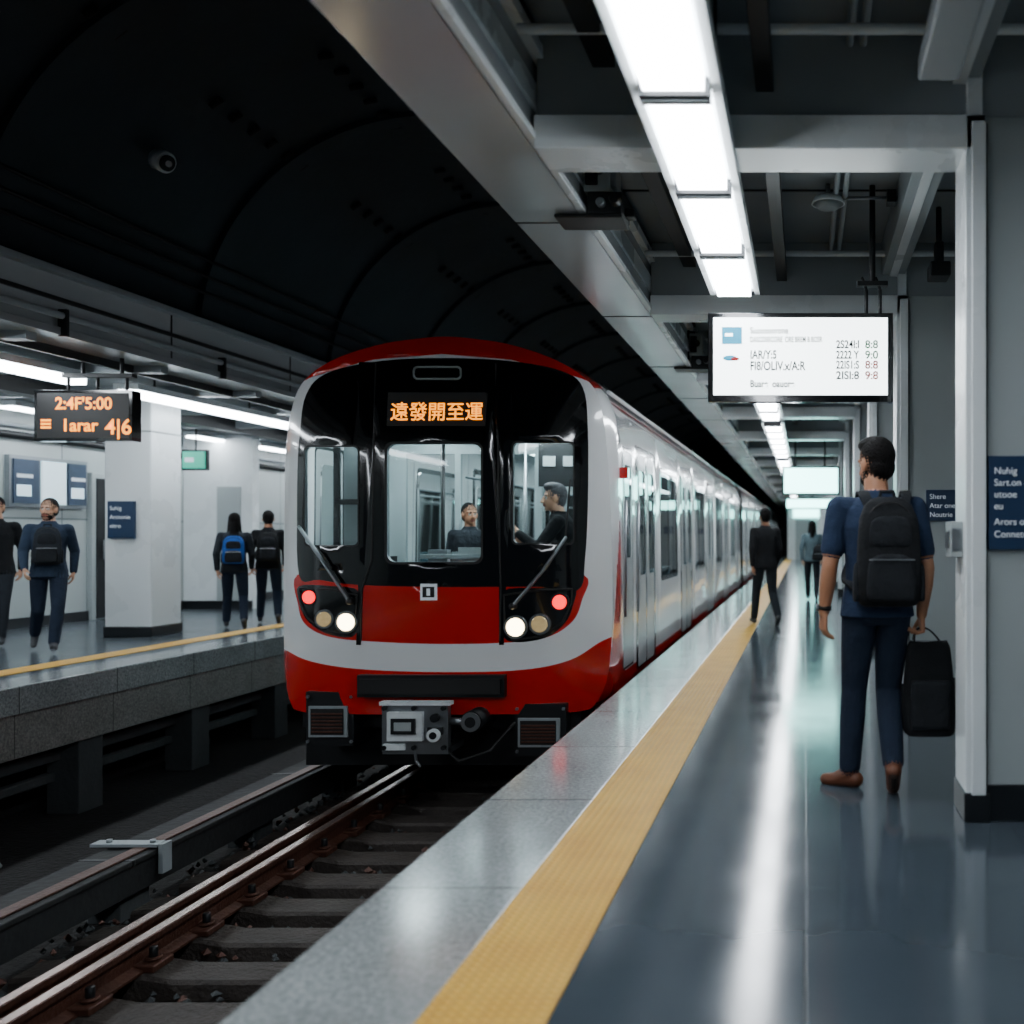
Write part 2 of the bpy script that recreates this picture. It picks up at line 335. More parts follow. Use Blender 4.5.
# LCD departure display
b=MB(); y=6.5; a=W(708,313,y); c=W(893,402,y)
b.box(a.x,c.x,y,y+.07,c.z,a.z,M_black); b.box(a.x+.035,c.x-.035,y-.004,y+.001,c.z+.045,a.z-.03,M_screen)
for x in(.40,.49): b.cyl((x,y+.03,a.z),(x,y+.03,a.z+.16),.012,M_dark); b.cyl((x,y+.03,a.z+.16),(x-.03,y+.03,a.z+.24),.010,M_dark)
b.box(.34,.54,y,y+.06,a.z+.18,a.z+.21,M_dark); b.cyl((.44,y+.03,a.z+.2),(.44,y+.03,3.55),.02,M_dark)
o=b.obj('departure_display',bevel=.008)
def sx(px,py): return W(px,py,y-.007)
p=sx(722,344); q=sx(742,327); bb=MB(); bb.box(p.x,q.x,y-.008,y-.004,p.z,q.z,M_cyan); bb.box(p.x+.02,q.x-.06,y-.0085,y-.008,p.z+.05,p.z+.07,M_screen); bb.obj('plain_mark',parent=o)
p=sx(730,358); bb=MB(); bb.ell((p.x,y-.006,p.z),(.045,.003,.018),M_cyan); bb.ell((p.x+.03,y-.007,p.z-.005),(.03,.003,.012),M_txtr); bb.obj('plain_mark_2',parent=o)
for s,px,py,h,m,wd in(('Suoxooorone',750,333.5,7,M_txtd,38),('DASCO0RCORE  ORE BREM B BOSR',750,342,6,M_txtd,72),('IAR/Y:5',750,358.5,9,M_txtd,26),('FI8/OLIV.x/A:R',750,370,9.5,M_txtd,55),('Buare  oauore',750,387,7.5,M_txtd,44),
   ('2S24I:I',836,348,8.5,M_txtd,23),('8:8',865,348,8.5,M_txtg,13),('2222 Y',836,358.5,8.5,M_txtd,23),('9:0',865,358.5,8.5,M_txtg,13),('22IS1:S',836,368.5,8.5,M_txtd,23),('8:8',865,368.5,8.5,M_txtr,13),('2ISI:8',836,379,8.5,M_txtd,23),('9:8',865,379,8.5,M_txtr,13)):
    p=sx(px,py); sz=h*y/1000*1.3; t=text(s,p,sz,m,o,bold=.0018 if h>7.2 else .001); bpy.context.view_layer.update(); t.scale=(wd*y/1000/max(.01,t.dimensions.x),1,1)
b=MB(); b.box(-.42,.66,20.2,20.35,2.12,2.62,M_cyansign); b.box(-.46,.70,20.22,20.4,2.08,2.66,M_dark); b.cyl((-.2,20.3,2.6),(-.2,20.3,3.55),.02,M_dark); b.cyl((.4,20.3,2.6),(.4,20.3,3.55),.02,M_dark); b.obj('hanging_light_sign')
b=MB(); b.box(-.5,.8,27.5,27.6,2.02,2.25,M_cyansign); b.box(-.53,.83,27.52,27.65,1.99,2.28,M_dark); b.cyl((.2,27.55,2.2),(.2,27.55,3.55),.02,M_dark); b.obj('hanging_light_sign')
# ---------------- opposite platform
XL=-6.6
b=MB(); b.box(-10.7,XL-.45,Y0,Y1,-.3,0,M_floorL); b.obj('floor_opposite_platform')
b=MB(); b.box(XL-.45,XL,Y0,Y1,-.24,0,M_gran); b.box(XL-.40,XL-.04,Y0,Y1,-.62,-.24,M_granL); b.obj('platform_edge_coping',bevel=.012)
b=MB(); b.box(XL-.9,XL-.62,Y0,Y1,0,.006,M_tact); b.obj('tactile_paving_strip')
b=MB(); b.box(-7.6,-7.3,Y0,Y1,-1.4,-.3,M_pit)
for y in np.arange(-2.7,40,1.7): b.box(-6.98,-6.68,y,y+.32,-1.3,-.62,M_conc); b.box(-7.3,-6.75,y+.05,y+.27,-.75,-.62,M_conc)
b.box(-7.0,-6.9,Y0,Y1,-1.0,-.92,M_conc); b.box(-7.05,-6.85,Y0,Y1,-.8,-.7,M_conc)
b.obj('wall_opposite_platform_base',bevel=.01)
b=MB(); b.box(-10.9,-10.7,Y0,Y1,0,3.2,M_tile_l)
b.box(-10.7,-10.67,Y0,Y1,0,.14,M_basebd)
b.obj('wall_left')
for (y0,y1,nm) in((10.6,11.7,1),(14.9,15.9,2),(21,22,3)):
    b=MB(); b.box(-10.7,-10.62,y0,y1,0,2.2,M_panel); b.box(-10.63,-10.60,y0+.08,y1-.08,0.02,2.12,M_dark); b.cyl((-10.58,y0+.2,.9),(-10.58,y0+.2,1.2),.015,M_steel); b.obj('door_%d'%nm,bevel=.01)
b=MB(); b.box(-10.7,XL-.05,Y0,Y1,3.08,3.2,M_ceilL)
for y in np.arange(-4,50,1.8): b.box(-10.7,-6.7,y,y+.12,2.96,3.08,M_beam)
b.box(-9.2,-9.0,Y0,Y1,2.9,3.08,M_dark); b.obj('ceiling_opposite_platform')
b=MB(); b.box(XL-.14,XL,Y0,Y1,3.10,3.58,M_fascia); b.box(XL-.42,XL+.05,Y0,Y1,3.03,3.10,M_fascia); b.box(XL-.1,XL+.08,Y0,Y1,3.56,3.62,M_beam)
b.box(XL-.42,XL-.38,Y0,Y1,2.95,3.05,M_dark); b.cyl((XL+.06,Y0,3.2),(XL+.06,Y1,3.2),.03,M_beam); b.box(XL,XL+.03,Y0,Y1,3.33,3.37,M_dark)
for y in np.arange(-4,50,2.4): b.box(XL,XL+.012,y,y+.02,3.1,3.56,M_dark); b.box(XL+.02,XL+.1,y+.8,y+.84,3.02,3.26,M_dark)
b.obj('opposite_platform_fascia_beam',bevel=.008)
for (y0,y1) in((-4,10.45),(11.2,20.5),(21.2,31),(32,44)):
    b=MB(); b.box(-7.75,-7.47,y0,y1,2.90,2.97,M_white)
    for yy in np.arange(y0,y1-.4,1.25): b.box(-7.71,-7.51,yy+.02,min(yy+1.22,y1),2.84,2.90,M_lightL)
    for yy in np.arange(y0+.5,y1,2): b.cyl((-7.61,yy,2.95),(-7.61,yy,3.1),.012,M_dark)
    b.obj('ceiling_light_fixture')
b=MB()
for yy in np.arange(5,40,1.9): b.box(-10.2,-9.95,yy,yy+1.4,2.90,2.97,M_white); b.box(-10.16,-9.99,yy+.02,yy+1.38,2.87,2.90,M_lightL)
b.obj('ceiling_light_fixture')
for y in(12.45,18.6,24.8,31,5.2):
    xx=(-9.9,-9.4) if y<6 else (-8.72,-8.14)
    b=MB(); b.box(xx[0],xx[1],y,y+.6,0,3.08,M_white); b.box(xx[0]-.015,xx[1]+.015,y-.015,y+.615,0,.13,M_basebd); b.box(xx[0]-.01,xx[1]+.01,y-.01,y+.61,2.55,2.58,M_panel)
    b.obj('platform_column',bevel=.03)
b=MB(); b.box(-8.65,-8.32,12.40,12.435,1.23,1.69,M_blue); b.cyl((-8.5,12.435,1.45),(-8.5,12.45,1.45),.05,M_dark); o=b.obj('wayfinding_sign')
for k,s in enumerate(('Suhig','Arotonie','nitro')): text(s,(-8.62,12.395,1.58-k*.11),.07,M_txtw,o)
b=MB(); b.box(-10.69,-10.62,13.35,14.8,1.65,2.35,M_steel)
b.box(-10.62,-10.60,13.4,13.85,1.7,2.3,M_poster1); b.box(-10.62,-10.60,13.9,14.35,1.7,2.3,M_poster2); b.box(-10.62,-10.60,14.4,14.75,1.7,2.3,M_poster1)
for yy in(13.45,14.45): b.box(-10.60,-10.597,yy,yy+.25,1.8,1.95,M_poster2); b.box(-10.60,-10.597,yy,yy+.28,2.05,2.1,M_txtw)
b.obj('poster_board')
b=MB(); b.box(-10.69,-10.62,18,19.4,1.3,2.5,M_steel); b.box(-10.62,-10.60,18.05,19.35,1.35,2.45,M_poster2); b.obj('poster_board')
b=MB(); b.box(-9.9,-9.55,15.9,15.96,2.33,2.6,M_green); b.box(-9.93,-9.52,15.93,15.99,2.3,2.63,M_dark); b.cyl((-9.72,15.96,2.6),(-9.72,15.96,3.08),.012,M_dark); b.box(-9.86,-9.72,15.895,15.9,2.43,2.50,M_txtw); o=b.obj('exit_sign')
b=MB(); b.box(-10.69,-9.5,17.2,17.4,0,3.05,M_white); b.box(-10.69,-9.5,17.18,17.2,0,.14,M_basebd); b.box(-10.1,-9.7,17.17,17.2,.15,2.1,M_panel); b.box(-9.8,-9.75,17.14,17.17,1.0,1.12,M_steel); b.obj('service_room_partition')
b=MB(); b.cyl((-10.64,Y0,2.62),(-10.64,Y1,2.62),.05,M_dark); b.cyl((-10.64,Y0,2.75),(-10.64,Y1,2.75),.03,M_beam); b.obj('wall_pipes')
y=9.9; a=W(34,390,y); c=W(132,441,y)
b=MB(); b.box(a.x,c.x,y,y+.14,c.z,a.z,M_black); b.box(a.x+.03,c.x-.03,y-.003,y,c.z+.03,a.z-.03,M_rubber)
for t in(.3,.6,.9):
    x=a.x+(c.x-a.x)*t; b.cyl((x,y+.07,a.z),(x,y+.07,a.z+.14),.016,M_dark)
b.box(a.x+.25,c.x-.02,y+.03,y+.11,a.z+.13,a.z+.17,M_dark)
for t in(.45,.85):
    x=a.x+(c.x-a.x)*t; b.cyl((x,y+.07,a.z+.15),(x,y+.07,3.08),.02,M_dark)
o=b.obj('led_departure_board',bevel=.012)
p=W(55,409,y-.006); text("2:4F'5:00",p,.165,M_amber,o,sx=.95,bold=.003)
p=W(40,431,y-.006); text("\u2261",p,.2,M_amber,o,bold=.003); p=W(61,431,y-.006); text("1arar",p,.17,M_amber,o,bold=.003)
p=W(105,434,y-.006); text("4|6",p,.21,M_amber,o,bold=.003)
# ---------------- tunnel vault
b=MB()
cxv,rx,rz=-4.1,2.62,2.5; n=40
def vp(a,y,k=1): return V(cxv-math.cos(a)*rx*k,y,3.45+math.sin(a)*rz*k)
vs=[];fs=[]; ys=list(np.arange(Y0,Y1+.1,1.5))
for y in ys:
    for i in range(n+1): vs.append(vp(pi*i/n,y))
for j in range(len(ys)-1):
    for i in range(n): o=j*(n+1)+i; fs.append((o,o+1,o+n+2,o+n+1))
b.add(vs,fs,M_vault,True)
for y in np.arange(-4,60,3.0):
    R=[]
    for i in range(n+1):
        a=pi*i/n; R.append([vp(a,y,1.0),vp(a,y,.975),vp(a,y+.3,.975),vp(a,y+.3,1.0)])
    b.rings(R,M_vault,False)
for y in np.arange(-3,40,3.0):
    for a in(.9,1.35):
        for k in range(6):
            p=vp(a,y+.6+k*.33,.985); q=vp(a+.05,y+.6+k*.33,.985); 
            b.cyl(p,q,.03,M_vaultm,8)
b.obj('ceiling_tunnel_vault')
b=MB(); p=vp(.62,9.5,.96); b.cyl(p,p+V(.1,-.03,-.05),.1,M_white,24); b.cyl(p+V(.1,-.03,-.05),p+V(.12,-.035,-.06),.075,M_dark,24); b.cyl(p+V(.12,-.035,-.06),p+V(.13,-.04,-.065),.03,M_white,12); b.obj('tunnel_wall_clock')
b=MB()
for k in range(3): b.cyl((cxv-math.cos(.2+.07*k)*rx*.97,Y0,3.45+math.sin(.2+.07*k)*rz*.97),(cxv-math.cos(.2+.07*k)*rx*.97,Y1,3.45+math.sin(.2+.07*k)*rz*.97),.02,M_dark,8)
b.obj('tunnel_cables')
# ---------------- track
TX=-3.19
def rail(b,x):
    prof=[(-.07,-1.16),(.07,-1.16),(.07,-1.145),(.012,-1.125),(.012,-1.045),(.036,-1.035),(.036,-1.002),(.03,-1.0),(-.03,-1.0),(-.036,-1.002),(-.036,-1.035),(-.012,-1.045),(-.012,-1.125),(-.07,-1.145)]
    R=[[V(x+p[0],y,p[1]) for p in prof] for y in(Y0,Y1)]; b.rings(R,M_rail,False)
    b.box(x-.028,x+.028,Y0,Y1,-1.0,-.9985,M_railtop)
b=MB(); rail(b,TX-.717); rail(b,TX+.717); rail(b,TX-.717+.17); b.obj('running_rails')
b=MB()
for y in np.arange(-4.5,32,.50):
    R=[]
    for x,h in((TX-1.2,-1.18),(TX-.95,-1.16),(TX-.45,-1.16),(TX-.3,-1.185),(TX+.3,-1.185),(TX+.45,-1.16),(TX+.95,-1.16),(TX+1.2,-1.18)):
        R.append([V(x,y,-1.30),V(x,y,h-.02),V(x,y+.02,h),V(x,y+.25,h),V(x,y+.27,h-.02),V(x,y+.27,-1.30)])
    b.rings(R,M_tie,False)
    for rx_ in(TX-.717,TX+.717):
        for s in(-1,1):
            q=.22 if (s==1 and rx_<TX) else .12
            b.box(rx_+s*q-.06,rx_+s*q+.08,y+.04,y+.22,-1.16,-1.12,M_rail); b.cyl((rx_+s*q+.02,y+.13,-1.13),(rx_+s*q+.02,y+.13,-1.045),.026,M_dark,6); b.cyl((rx_+s*q+.02,y+.13,-1.12),(rx_+s*q+.02,y+.13,-1.10),.045,M_rail,12); b.box(rx_+s*.09-.04,rx_+s*.09+.03,y+.08,y+.18,-1.12,-1.10,M_dark)
b.obj('track_sleepers',bevel=.006,seg=1)
b=MB()
for k in range(2600):
    x=random.uniform(TX-1.5,TX+1.2); y=random.uniform(3.2,15); ph=((y+4.5)%.5)
    if ph<.29 and TX-1.2<x: continue
    r=random.uniform(.018,.04); c=V(x,y,-1.295+r*.5+random.uniform(0,.05)); pts=[V(random.uniform(.6,1.2)*r*dx,random.uniform(.6,1.2)*r*dy,random.uniform(.5,1)*r*dz)+c for dx,dy,dz in((1,0,0),(-1,0,0),(0,1,0),(0,-1,0),(0,0,1),(0,0,-1))]
    b.add(pts,[(0,2,4),(2,1,4),(1,3,4),(3,0,4),(2,0,5),(1,2,5),(3,1,5),(0,3,5)],M_conc if k%3 else M_rail)
b.obj('track_ballast')
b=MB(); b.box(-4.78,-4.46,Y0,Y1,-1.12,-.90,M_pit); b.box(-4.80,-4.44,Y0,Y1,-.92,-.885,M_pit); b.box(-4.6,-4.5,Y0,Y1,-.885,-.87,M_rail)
for y in np.arange(-3,30,1.6): b.box(-4.74,-4.52,y,y+.3,-1.30,-1.1,M_conc)
for y in np.arange(-3,30,2.4): b.box(-4.81,-4.435,y,y+.03,-.925,-.88,M_dark)
b.obj('third_rail_cover',bevel=.01)
b=MB(); b.box(-4.9,-4.44,6.85,6.95,-.87,-.85,M_beam); b.box(-4.43,-4.40,6.85,6.95,-1.05,-.85,M_beam); b.cyl((-4.5,6.9,-.86),(-4.5,6.9,-.83),.02,M_steel,6); b.cyl((-4.8,6.9,-.86),(-4.8,6.9,-.83),.02,M_steel,6); b.obj('cable_clamp_bracket')
b=MB(); pts=[(-6.56,7.6,-.62),(-6.5,7.62,-.8),(-6.4,7.65,-1.0),(-6.3,7.7,-1.15),(-6.2,7.7,-1.28)]; b.tube(pts,.015,M_beam); b.obj('track_cable')
# ---------------- TRAIN
xc=TX; HW=1.47
def nose_y(x,z):
    u=min(1.02,abs((x-xc)/HW)); t=max(0,z-1.9)/1.05; lo=max(0,.1-z)
    return 8.55+.12*u*u+.27*u**6+.28*t*t+.12*lo*lo
def P(px,py):
    Y=8.7
    for _ in range(14):
        X=(px-CX)/1000*Y; Z=CZ-(py-CY)/1000*Y; Y=nose_y(X,Z)
    return (X,Z)
def N3(x,z,off=0): return V(x,nose_y(x,z)+off,z)
half=[(0,-.27),(.7,-.27),(1.22,-.27),(1.34,-.22),(1.42,-.05),(1.455,.2),(1.47,.6),(1.465,1.1),(1.45,1.6),(1.425,2.05),(1.38,2.38),(1.28,2.62),(1.0,2.81),(.6,2.95),(.25,3.01)]
halfb=[(0,-.27),(.7,-.27),(1.25,-.27),(1.40,-.25),(1.46,-.12),(1.47,.2),(1.47,.6),(1.47,1.1),(1.465,1.6),(1.455,2.05),(1.42,2.4),(1.28,2.66),(1.0,2.83),(.6,2.96),(.25,3.01)]
def full(h,top): 
    L=[(xc+d,z) for d,z in h]; L.append((xc,top)); L+=[(xc-d,z) for d,z in reversed(h[1:])]; return L
out=catmull(full(half,3.03),5); outb=catmull(full(halfb,3.03),5)
px=lambda L:[P(*q) for q in L]
roofred=[(xc-2,3.5),(xc-2,2.58),(xc-1.3,2.62),(xc-1.2,2.66),(xc-.6,2.81),(xc,2.86),(xc+.6,2.81),(xc+1.2,2.66),(xc+1.3,2.62),(xc+2,2.58),(xc+2,3.5)]
mask=catmull(px([(299,575),(297,500),(300,430),(306,395),(325,374),(380,361),(445,358),(510,361),(562,371),(583,388),(588,430),(588,500),(585,560),(578,590),(540,587),(500,587),(440,587),(360,585),(320,580)]),5)
lowcurve=catmull([(262,640),(282,648),(310,661),(360,669),(440,672),(520,670),(570,660),(604,640),(640,628)],6,False)
skirt=px(lowcurve)+[(xc+2,-1),(xc-2,-1)]
inner=catmull(px([(297,575),(298,605),(305,624),(330,637),(380,642),(440,644),(500,643),(545,638),(572,622),(582,600),(584,575),(520,570),(440,570),(360,570)]),5)
wl=px(rr(305,447,358,545,5)); wm=px(rr(387,444,481,562,8)); wr=px(rr(513,443,573,543,5))
cl=catmull(px([(299,586),(330,586),(360,592),(359,624),(351,637),(325,633),(306,619),(299,601)]),4)
cr=catmull(px([(502,592),(540,588),(574,587),(573,605),(565,623),(545,638),(512,642),(502,630)]),4)
sealL=px([(359,362),(377,362),(373,440),(363,590),(361,645),(356,645),(358,590)])
sealR=px([(497,362),(514,362),(512,440),(506,590),(504,645),(499,645),(499,590)])
b=MB()
cdt_surface(b,out,[(roofred,M_tr),(skirt,M_tr),(inner,M_tr),(mask,M_tblack),(sealL,M_tblack),(sealR,M_tblack),(cl,M_tblack),(cr,M_tblack)],[wl,wm,wr],M_tw,lambda x,z:N3(x,z),(.07,.07))
for w in(wl,wm,wr):
    n=len(w); A=[N3(x,z) for x,z in w]; B=[N3(x,z,.05) for x,z in w]
    b.add(A+B,[(i,(i+1)%n,n+(i+1)%n,n+i) for i in range(n)],M_steel,True)
    cxm=sum(p[0] for p in w)/n; czm=sum(p[1] for p in w)/n
    G=[N3(x,z,.018) for x,z in w]; b.add(G,[tuple(range(n))],M_glass)
    O=[N3(cxm+(x-cxm)*1.05,czm+(z-czm)*1.04,-.006) for x,z in w]; I=[N3(x,z,-.006) for x,z in w]
    b.add(O+I,[(i,(i+1)%n,n+(i+1)%n,n+i) for i in range(n)],M_rubber,True)
for L in([(376,364),(374,440),(372,560),(362,590),(361,640)],[(496,364),(498,440),(500,560),(501,590),(500,640)]):
    for p,q in zip(L[:-1],L[1:]):
        a=P(*p); c=P(*q); b.cap(N3(*a,-.004),.008,N3(*c,-.004),.008,M_rubber,8,.1)
n=len(out); YB=9.3
fs_w=[];fs_r=[];vs=[]
lay=[]; NL=14
for k in range(NL+1):
    t=k/NL; ring=[]
    for (x,z),(xb,zb) in zip(out,outb):
        s=math.sin(t*pi/2); ya=nose_y(x,z); ring.append(V(x+(xb-x)*s,ya+(YB-ya)*t,z+(zb-z)*s))
    lay.append(ring)
vs=[p for r in lay for p in r]
for i in range(NL):
    for j in range(n):
        k=(j+1)%n; f=(i*n+j,i*n+k,(i+1)*n+k,(i+1)*n+j); zc=(vs[f[0]].z+vs[f[2]].z)/2
        yc=(vs[f[0]].y+vs[f[2]].y)/2
        (fs_r if (zc<.30+(yc-8.95)*3.2 or zc>2.60) else fs_w).append(f)
o_=len(b.v); b.v+=[tuple(v) for v in vs]
for L,m in((fs_w,M_tw),(fs_r,M_tr)):
    k=b.mi(m)
    for f in L: b.f.append([q+o_ for q in f]); b.m.append(k); b.sm.append(True)
def strip(L,m,w,off,closed=False):
    Q=[N3(*P(*q),off) for q in L]; 
    if closed: Q.append(Q[0])
    for p,q in zip(Q[:-1],Q[1:]): b.cap(p,w,q,w,m,8,.2)
strip(rr(414,367,461,379,4),M_panel,.009,-.004,True)
def lamp(pxx,pyy,r,m,ring=M_steel):
    x,z=P(pxx,pyy); c=N3(x,z); 
    b.cyl(c+V(0,.03,0),c+V(0,-.022,0),r*1.25,ring,28); b.cyl(c+V(0,-.02,0),c+V(0,-.028,0),r,m,28,r*.9)
for L in([(300,588),(330,589),(357,595),(356,622),(349,635),(326,631),(308,618),(301,602)],[(504,595),(540,590),(572,589),(571,604),(563,622),(543,636),(513,640),(505,629)]): strip(L,M_rubber,.009,-.004,True)
lamp(310,597,.058,M_taill,M_rubber); lamp(325,619,.066,M_headoff); lamp(347,622,.076,M_headl)
lamp(560,602,.064,M_taill,M_rubber); lamp(516,627,.080,M_headl); lamp(540,624,.073,M_headoff)
x,z=P(429,592); c=N3(x,z,-.012); b.box(c.x-.07,c.x+.07,c.y,c.y+.02,c.z-.07,c.z+.07,M_txtw); b.box(c.x-.05,c.x+.05,c.y-.004,c.y,c.z-.045,c.z+.045,M_dark); b.box(c.x-.015,c.x+.015,c.y-.006,c.y,c.z-.03,c.z+.03,M_txtw)
for L in([(302,527),(322,556),(352,601)],[(567,538),(545,570),(514,606)]):
    Q=[N3(*P(*q),-.05) for q in L]
    for p,q in zip(Q[:-1],Q[1:]): b.cap(p,.014,q,.016,M_steel,8,.2)
    b.cap(Q[-1],.03,Q[-1]+V(0,.05,0),.03,M_dark,12)
for L in([(306,480),(304,535)],[(571,480),(566,541)]):
    Q=[N3(*P(*q),-.03) for q in L]; b.cap(Q[0],.008,Q[1],.008,M_rubber,8,.2)
pb=[(z,d) for d,z in halfb[3:12]]
def sidex(z): 
    return float(np.interp(z,[p[0] for p in pb],[p[1] for p in pb]))
def build_car(b,ya,yb,first):
    outl=[(ya,-.25)]+[(ya,z) for z in(.3,1,1.6,2.05,2.4)]+[(ya,2.66),(yb,2.66),(yb,-.25)]
    reg=[([(ya-1,-1),(yb+1,-1),(yb+1,-.03),(ya-1,-.03)],M_tr),([(ya-1,2.50),(yb+1,2.50),(yb+1,2.54),(ya-1,2.54)],M_tr)]
    holes=[]
    if first:
        reg.append(([(ya-.3,-.3),(ya-.3,1.42),(ya,1.42),(ya+.06,1.2),(ya+.11,.7),(ya+.15,.2),(ya+.3,-.03),(ya+1,-.03),(ya+1,-.3)],M_tr))
        reg.append((rr(ya+.17,-.02,ya+.78,2.12,.05),M_tblack)); reg.append((rr(ya+.20,.0,ya+.75,2.09,.04),M_tsilver)); h=rr(ya+.3,1.05,ya+.65,1.95,.05); holes.append(h)
    d0=ya+(.95 if first else 1.2)
    while d0+1.4<yb:
        reg.append((rr(d0,-.12,d0+1.34,2.2,.06),M_tblack)); reg.append((rr(d0+.12,-.10,d0+.64,2.12,.03),M_tsilver)); reg.append((rr(d0+.70,-.10,d0+1.22,2.12,.03),M_tsilver))
        for q in(d0+.18,d0+.79): h=rr(q,.85,q+.37,1.95,.07); holes.append(h)
        w0=d0+1.75
        if w0+1.7<yb:
            reg.append((rr(w0-.05,.72,w0+1.55,2.08,.10),M_tblack)); holes.append(rr(w0,.78,w0+.74,2.02,.08)); holes.append(rr(w0+.78,.78,w0+1.5,2.02,.08))
            for q in(w0-.2,w0+1.7): reg.append(([(q,-.03),(q+.012,-.03),(q+.012,2.4),(q,2.4)],M_dark))
        d0+=3.7
    for s in(1,-1):
        cdt_surface(b,outl,reg,holes,M_tw,lambda y,z,s=s:V(xc+s*sidex(z),y,z),(2.0,.25))
        for h in holes:
            b.add([V(xc+s*(sidex(z)-.012),y,z) for y,z in h],[tuple(range(len(h)))],M_glassd)
    vs=[V(x,y,z) for y in(ya,yb) for x,z in outb]; n=len(outb); fr=[];fb=[]
    for j in range(n):
        k=(j+1)%n; zc=(outb[j][1]+outb[k][1])/2
        if zc>2.62: fr.append((j,k,n+k,n+j))
        elif zc<-.22: fb.append((j,k,n+k,n+j))
    b.add(vs,fr,M_tsilver,True); b.add(vs,fb,M_dark,True)
    b.add([V(x,yb,z) for x,z in outb],[tuple(range(n))],M_tblack)
    if not first: b.add([V(x,ya,z) for x,z in outb],[tuple(range(n))],M_tblack)
    for s in(1,-1): b.cyl((xc+s*1.36,ya,2.6),(xc+s*1.36,yb,2.6),.018,M_tw,8)
    for yy in np.arange(ya+3,yb-3,5): b.box(xc-.7,xc+.7,yy,yy+2.4,2.9,3.12,M_dark)
    b.box(xc-1.15,xc+1.15,ya+.1,yb-.1,-.62,-.26,M_dark)
    for yy in(ya+1.9,yb-2.6):
        b.box(xc-.95,xc+.95,yy-1.1,yy+1.1,-.75,-.6,M_dark)
        for w in(yy-.9,yy+.9):
            for s in(-1,1): b.cyl((xc+s*.68,w,-.62),(xc+s*.78,w,-.62),.377,M_steel,28); b.cyl((xc+s*.86,w,-.62),(xc+s*.98,w,-.62),.14,M_dark,16)
            b.cyl((xc-.7,w,-.62),(xc+.7,w,-.62),.07,M_dark)
    for yy in np.arange(ya+4,yb-5,2.2): b.box(xc-1.2,xc+1.2,yy,yy+1.7,-.9,-.3,M_dark)
    b.box(xc-1.38,xc+1.38,ya-.2 if first else ya+.05,yb-.05,-.06,0,M_tfloor); b.box(xc-1.2,xc+1.2,ya+.05,yb-.05,2.42,2.46,M_tint)
    for s in(-1,1):
        b.box(xc+s*.55-.09,xc+s*.55+.09,ya+.1,yb-.2,2.39,2.42,M_lightT)
    if first: b.box(xc-1.0,xc+1.0,8.95,ya,2.42,2.46,M_tint); b.box(xc-.95,xc-.4,8.98,ya+.4,2.39,2.42,M_lightT); b.box(xc+.3,xc+1.0,8.98,ya+.4,2.39,2.42,M_lightT)  # glowing panels over the cab are added to brighten the driver
    y=ya+(2.5 if first else 2.8)
    while y+1.6<yb:
        for s in(-1,1):
            x0=xc+s*1.38; x1=xc+s*.92; b.box(min(x0,x1),max(x0,x1),y,y+1.6,.38,.46,M_seat); b.box(min(x0,x0-s*.1),max(x0,x0-s*.1),y,y+1.6,.46,.85,M_seat)
            b.cyl((xc+s*.9,y,0),(xc+s*.9,y,2.42),.017,M_steel,10); b.cyl((xc+s*.9,y+1.6,0),(xc+s*.9,y+1.6,2.42),.017,M_steel,10)
        y+=3.7
    for s in(-1,1): b.cyl((xc+s*.5,ya+1.6,1.9),(xc+s*.5,yb-.6,1.9),.015,M_steel,8)
train=empty('metro_train')
build_car(b,YB,27.2,True)
yb_=10.25
for x0,x1,z0,z1 in((-1.4,-.95,0,2.42),(.5,1.4,0,1.0),(.5,1.4,2.05,2.42),(-.95,.5,2.1,2.42),(-.95,-.4,0,.9),(-.4,-.34,0,2.1),(.42,.5,0,2.1),(-.95,-.9,.9,2.1)): b.box(xc+x0,xc+x1,yb_,yb_+.05,z0,z1,M_tint)
b.box(xc-.34,xc+.42,yb_,yb_+.04,0,.95,M_tsilver); b.add([V(xc-.9,yb_+.02,.9),V(xc+1.4,yb_+.02,.9),V(xc+1.4,yb_+.02,2.1),V(xc-.9,yb_+.02,2.1)],[(0,1,2,3)],M_glass)
b.box(xc-1.2,xc+1.2,8.82,9.0,.2,.92,M_dark); b.box(xc-1.1,xc-.5,8.86,9.05,.92,1.08,M_dark); b.box(xc+.4,xc+1.1,8.84,8.98,.92,1.12,M_dark)
b.box(xc+.12,xc+.38,8.85,8.9,.95,1.16,M_panel); b.box(xc-.2,xc+.35,8.80,8.86,1.06,1.10,M_tint); b.box(xc-1.15,xc-1.1,9.2,9.24,.9,2.3,M_dark); b.box(xc-.72,xc-.68,9.2,9.24,.9,2.3,M_steel); b.box(xc-1.15,xc-.68,9.2,9.24,1.55,1.6,M_dark)
b.box(xc-1.1,xc-.72,9.3,9.34,.9,2.2,M_tint); b.box(xc+.05,xc+.32,8.88,9.0,.95,1.12,M_tint); b.box(xc-.15,xc+.02,8.86,8.95,1.0,1.14,M_steel)
b.box(xc-.95,xc-.8,9.25,9.3,1.2,2.0,M_dark); b.box(xc+.55,xc+1.2,9.9,9.95,1.75,2.2,M_dark)
for k in range(3): b.box(xc+.6+k*.2,xc+.72+k*.2,9.88,9.9,1.95,2.05,M_panel)
b.cyl((xc-.25,9.5,0),(xc-.25,9.5,2.4),.02,M_dark); b.cyl((xc+.45,9.8,0),(xc+.45,9.8,2.4),.018,M_steel)
b.box(xc+.60,xc+1.08,9.1,9.55,.70,.78,M_seat); b.box(xc+1.10,xc+1.18,9.1,9.55,.78,1.3,M_seat); b.cyl((xc+.86,9.32,0),(xc+.86,9.32,.72),.06,M_dark)
b.box(xc-1.22,xc+1.22,8.78,9.3,-.42,-.2,M_dark); b.box(xc-1.3,xc+1.3,9.0,9.4,-.8,-.25,M_dark)
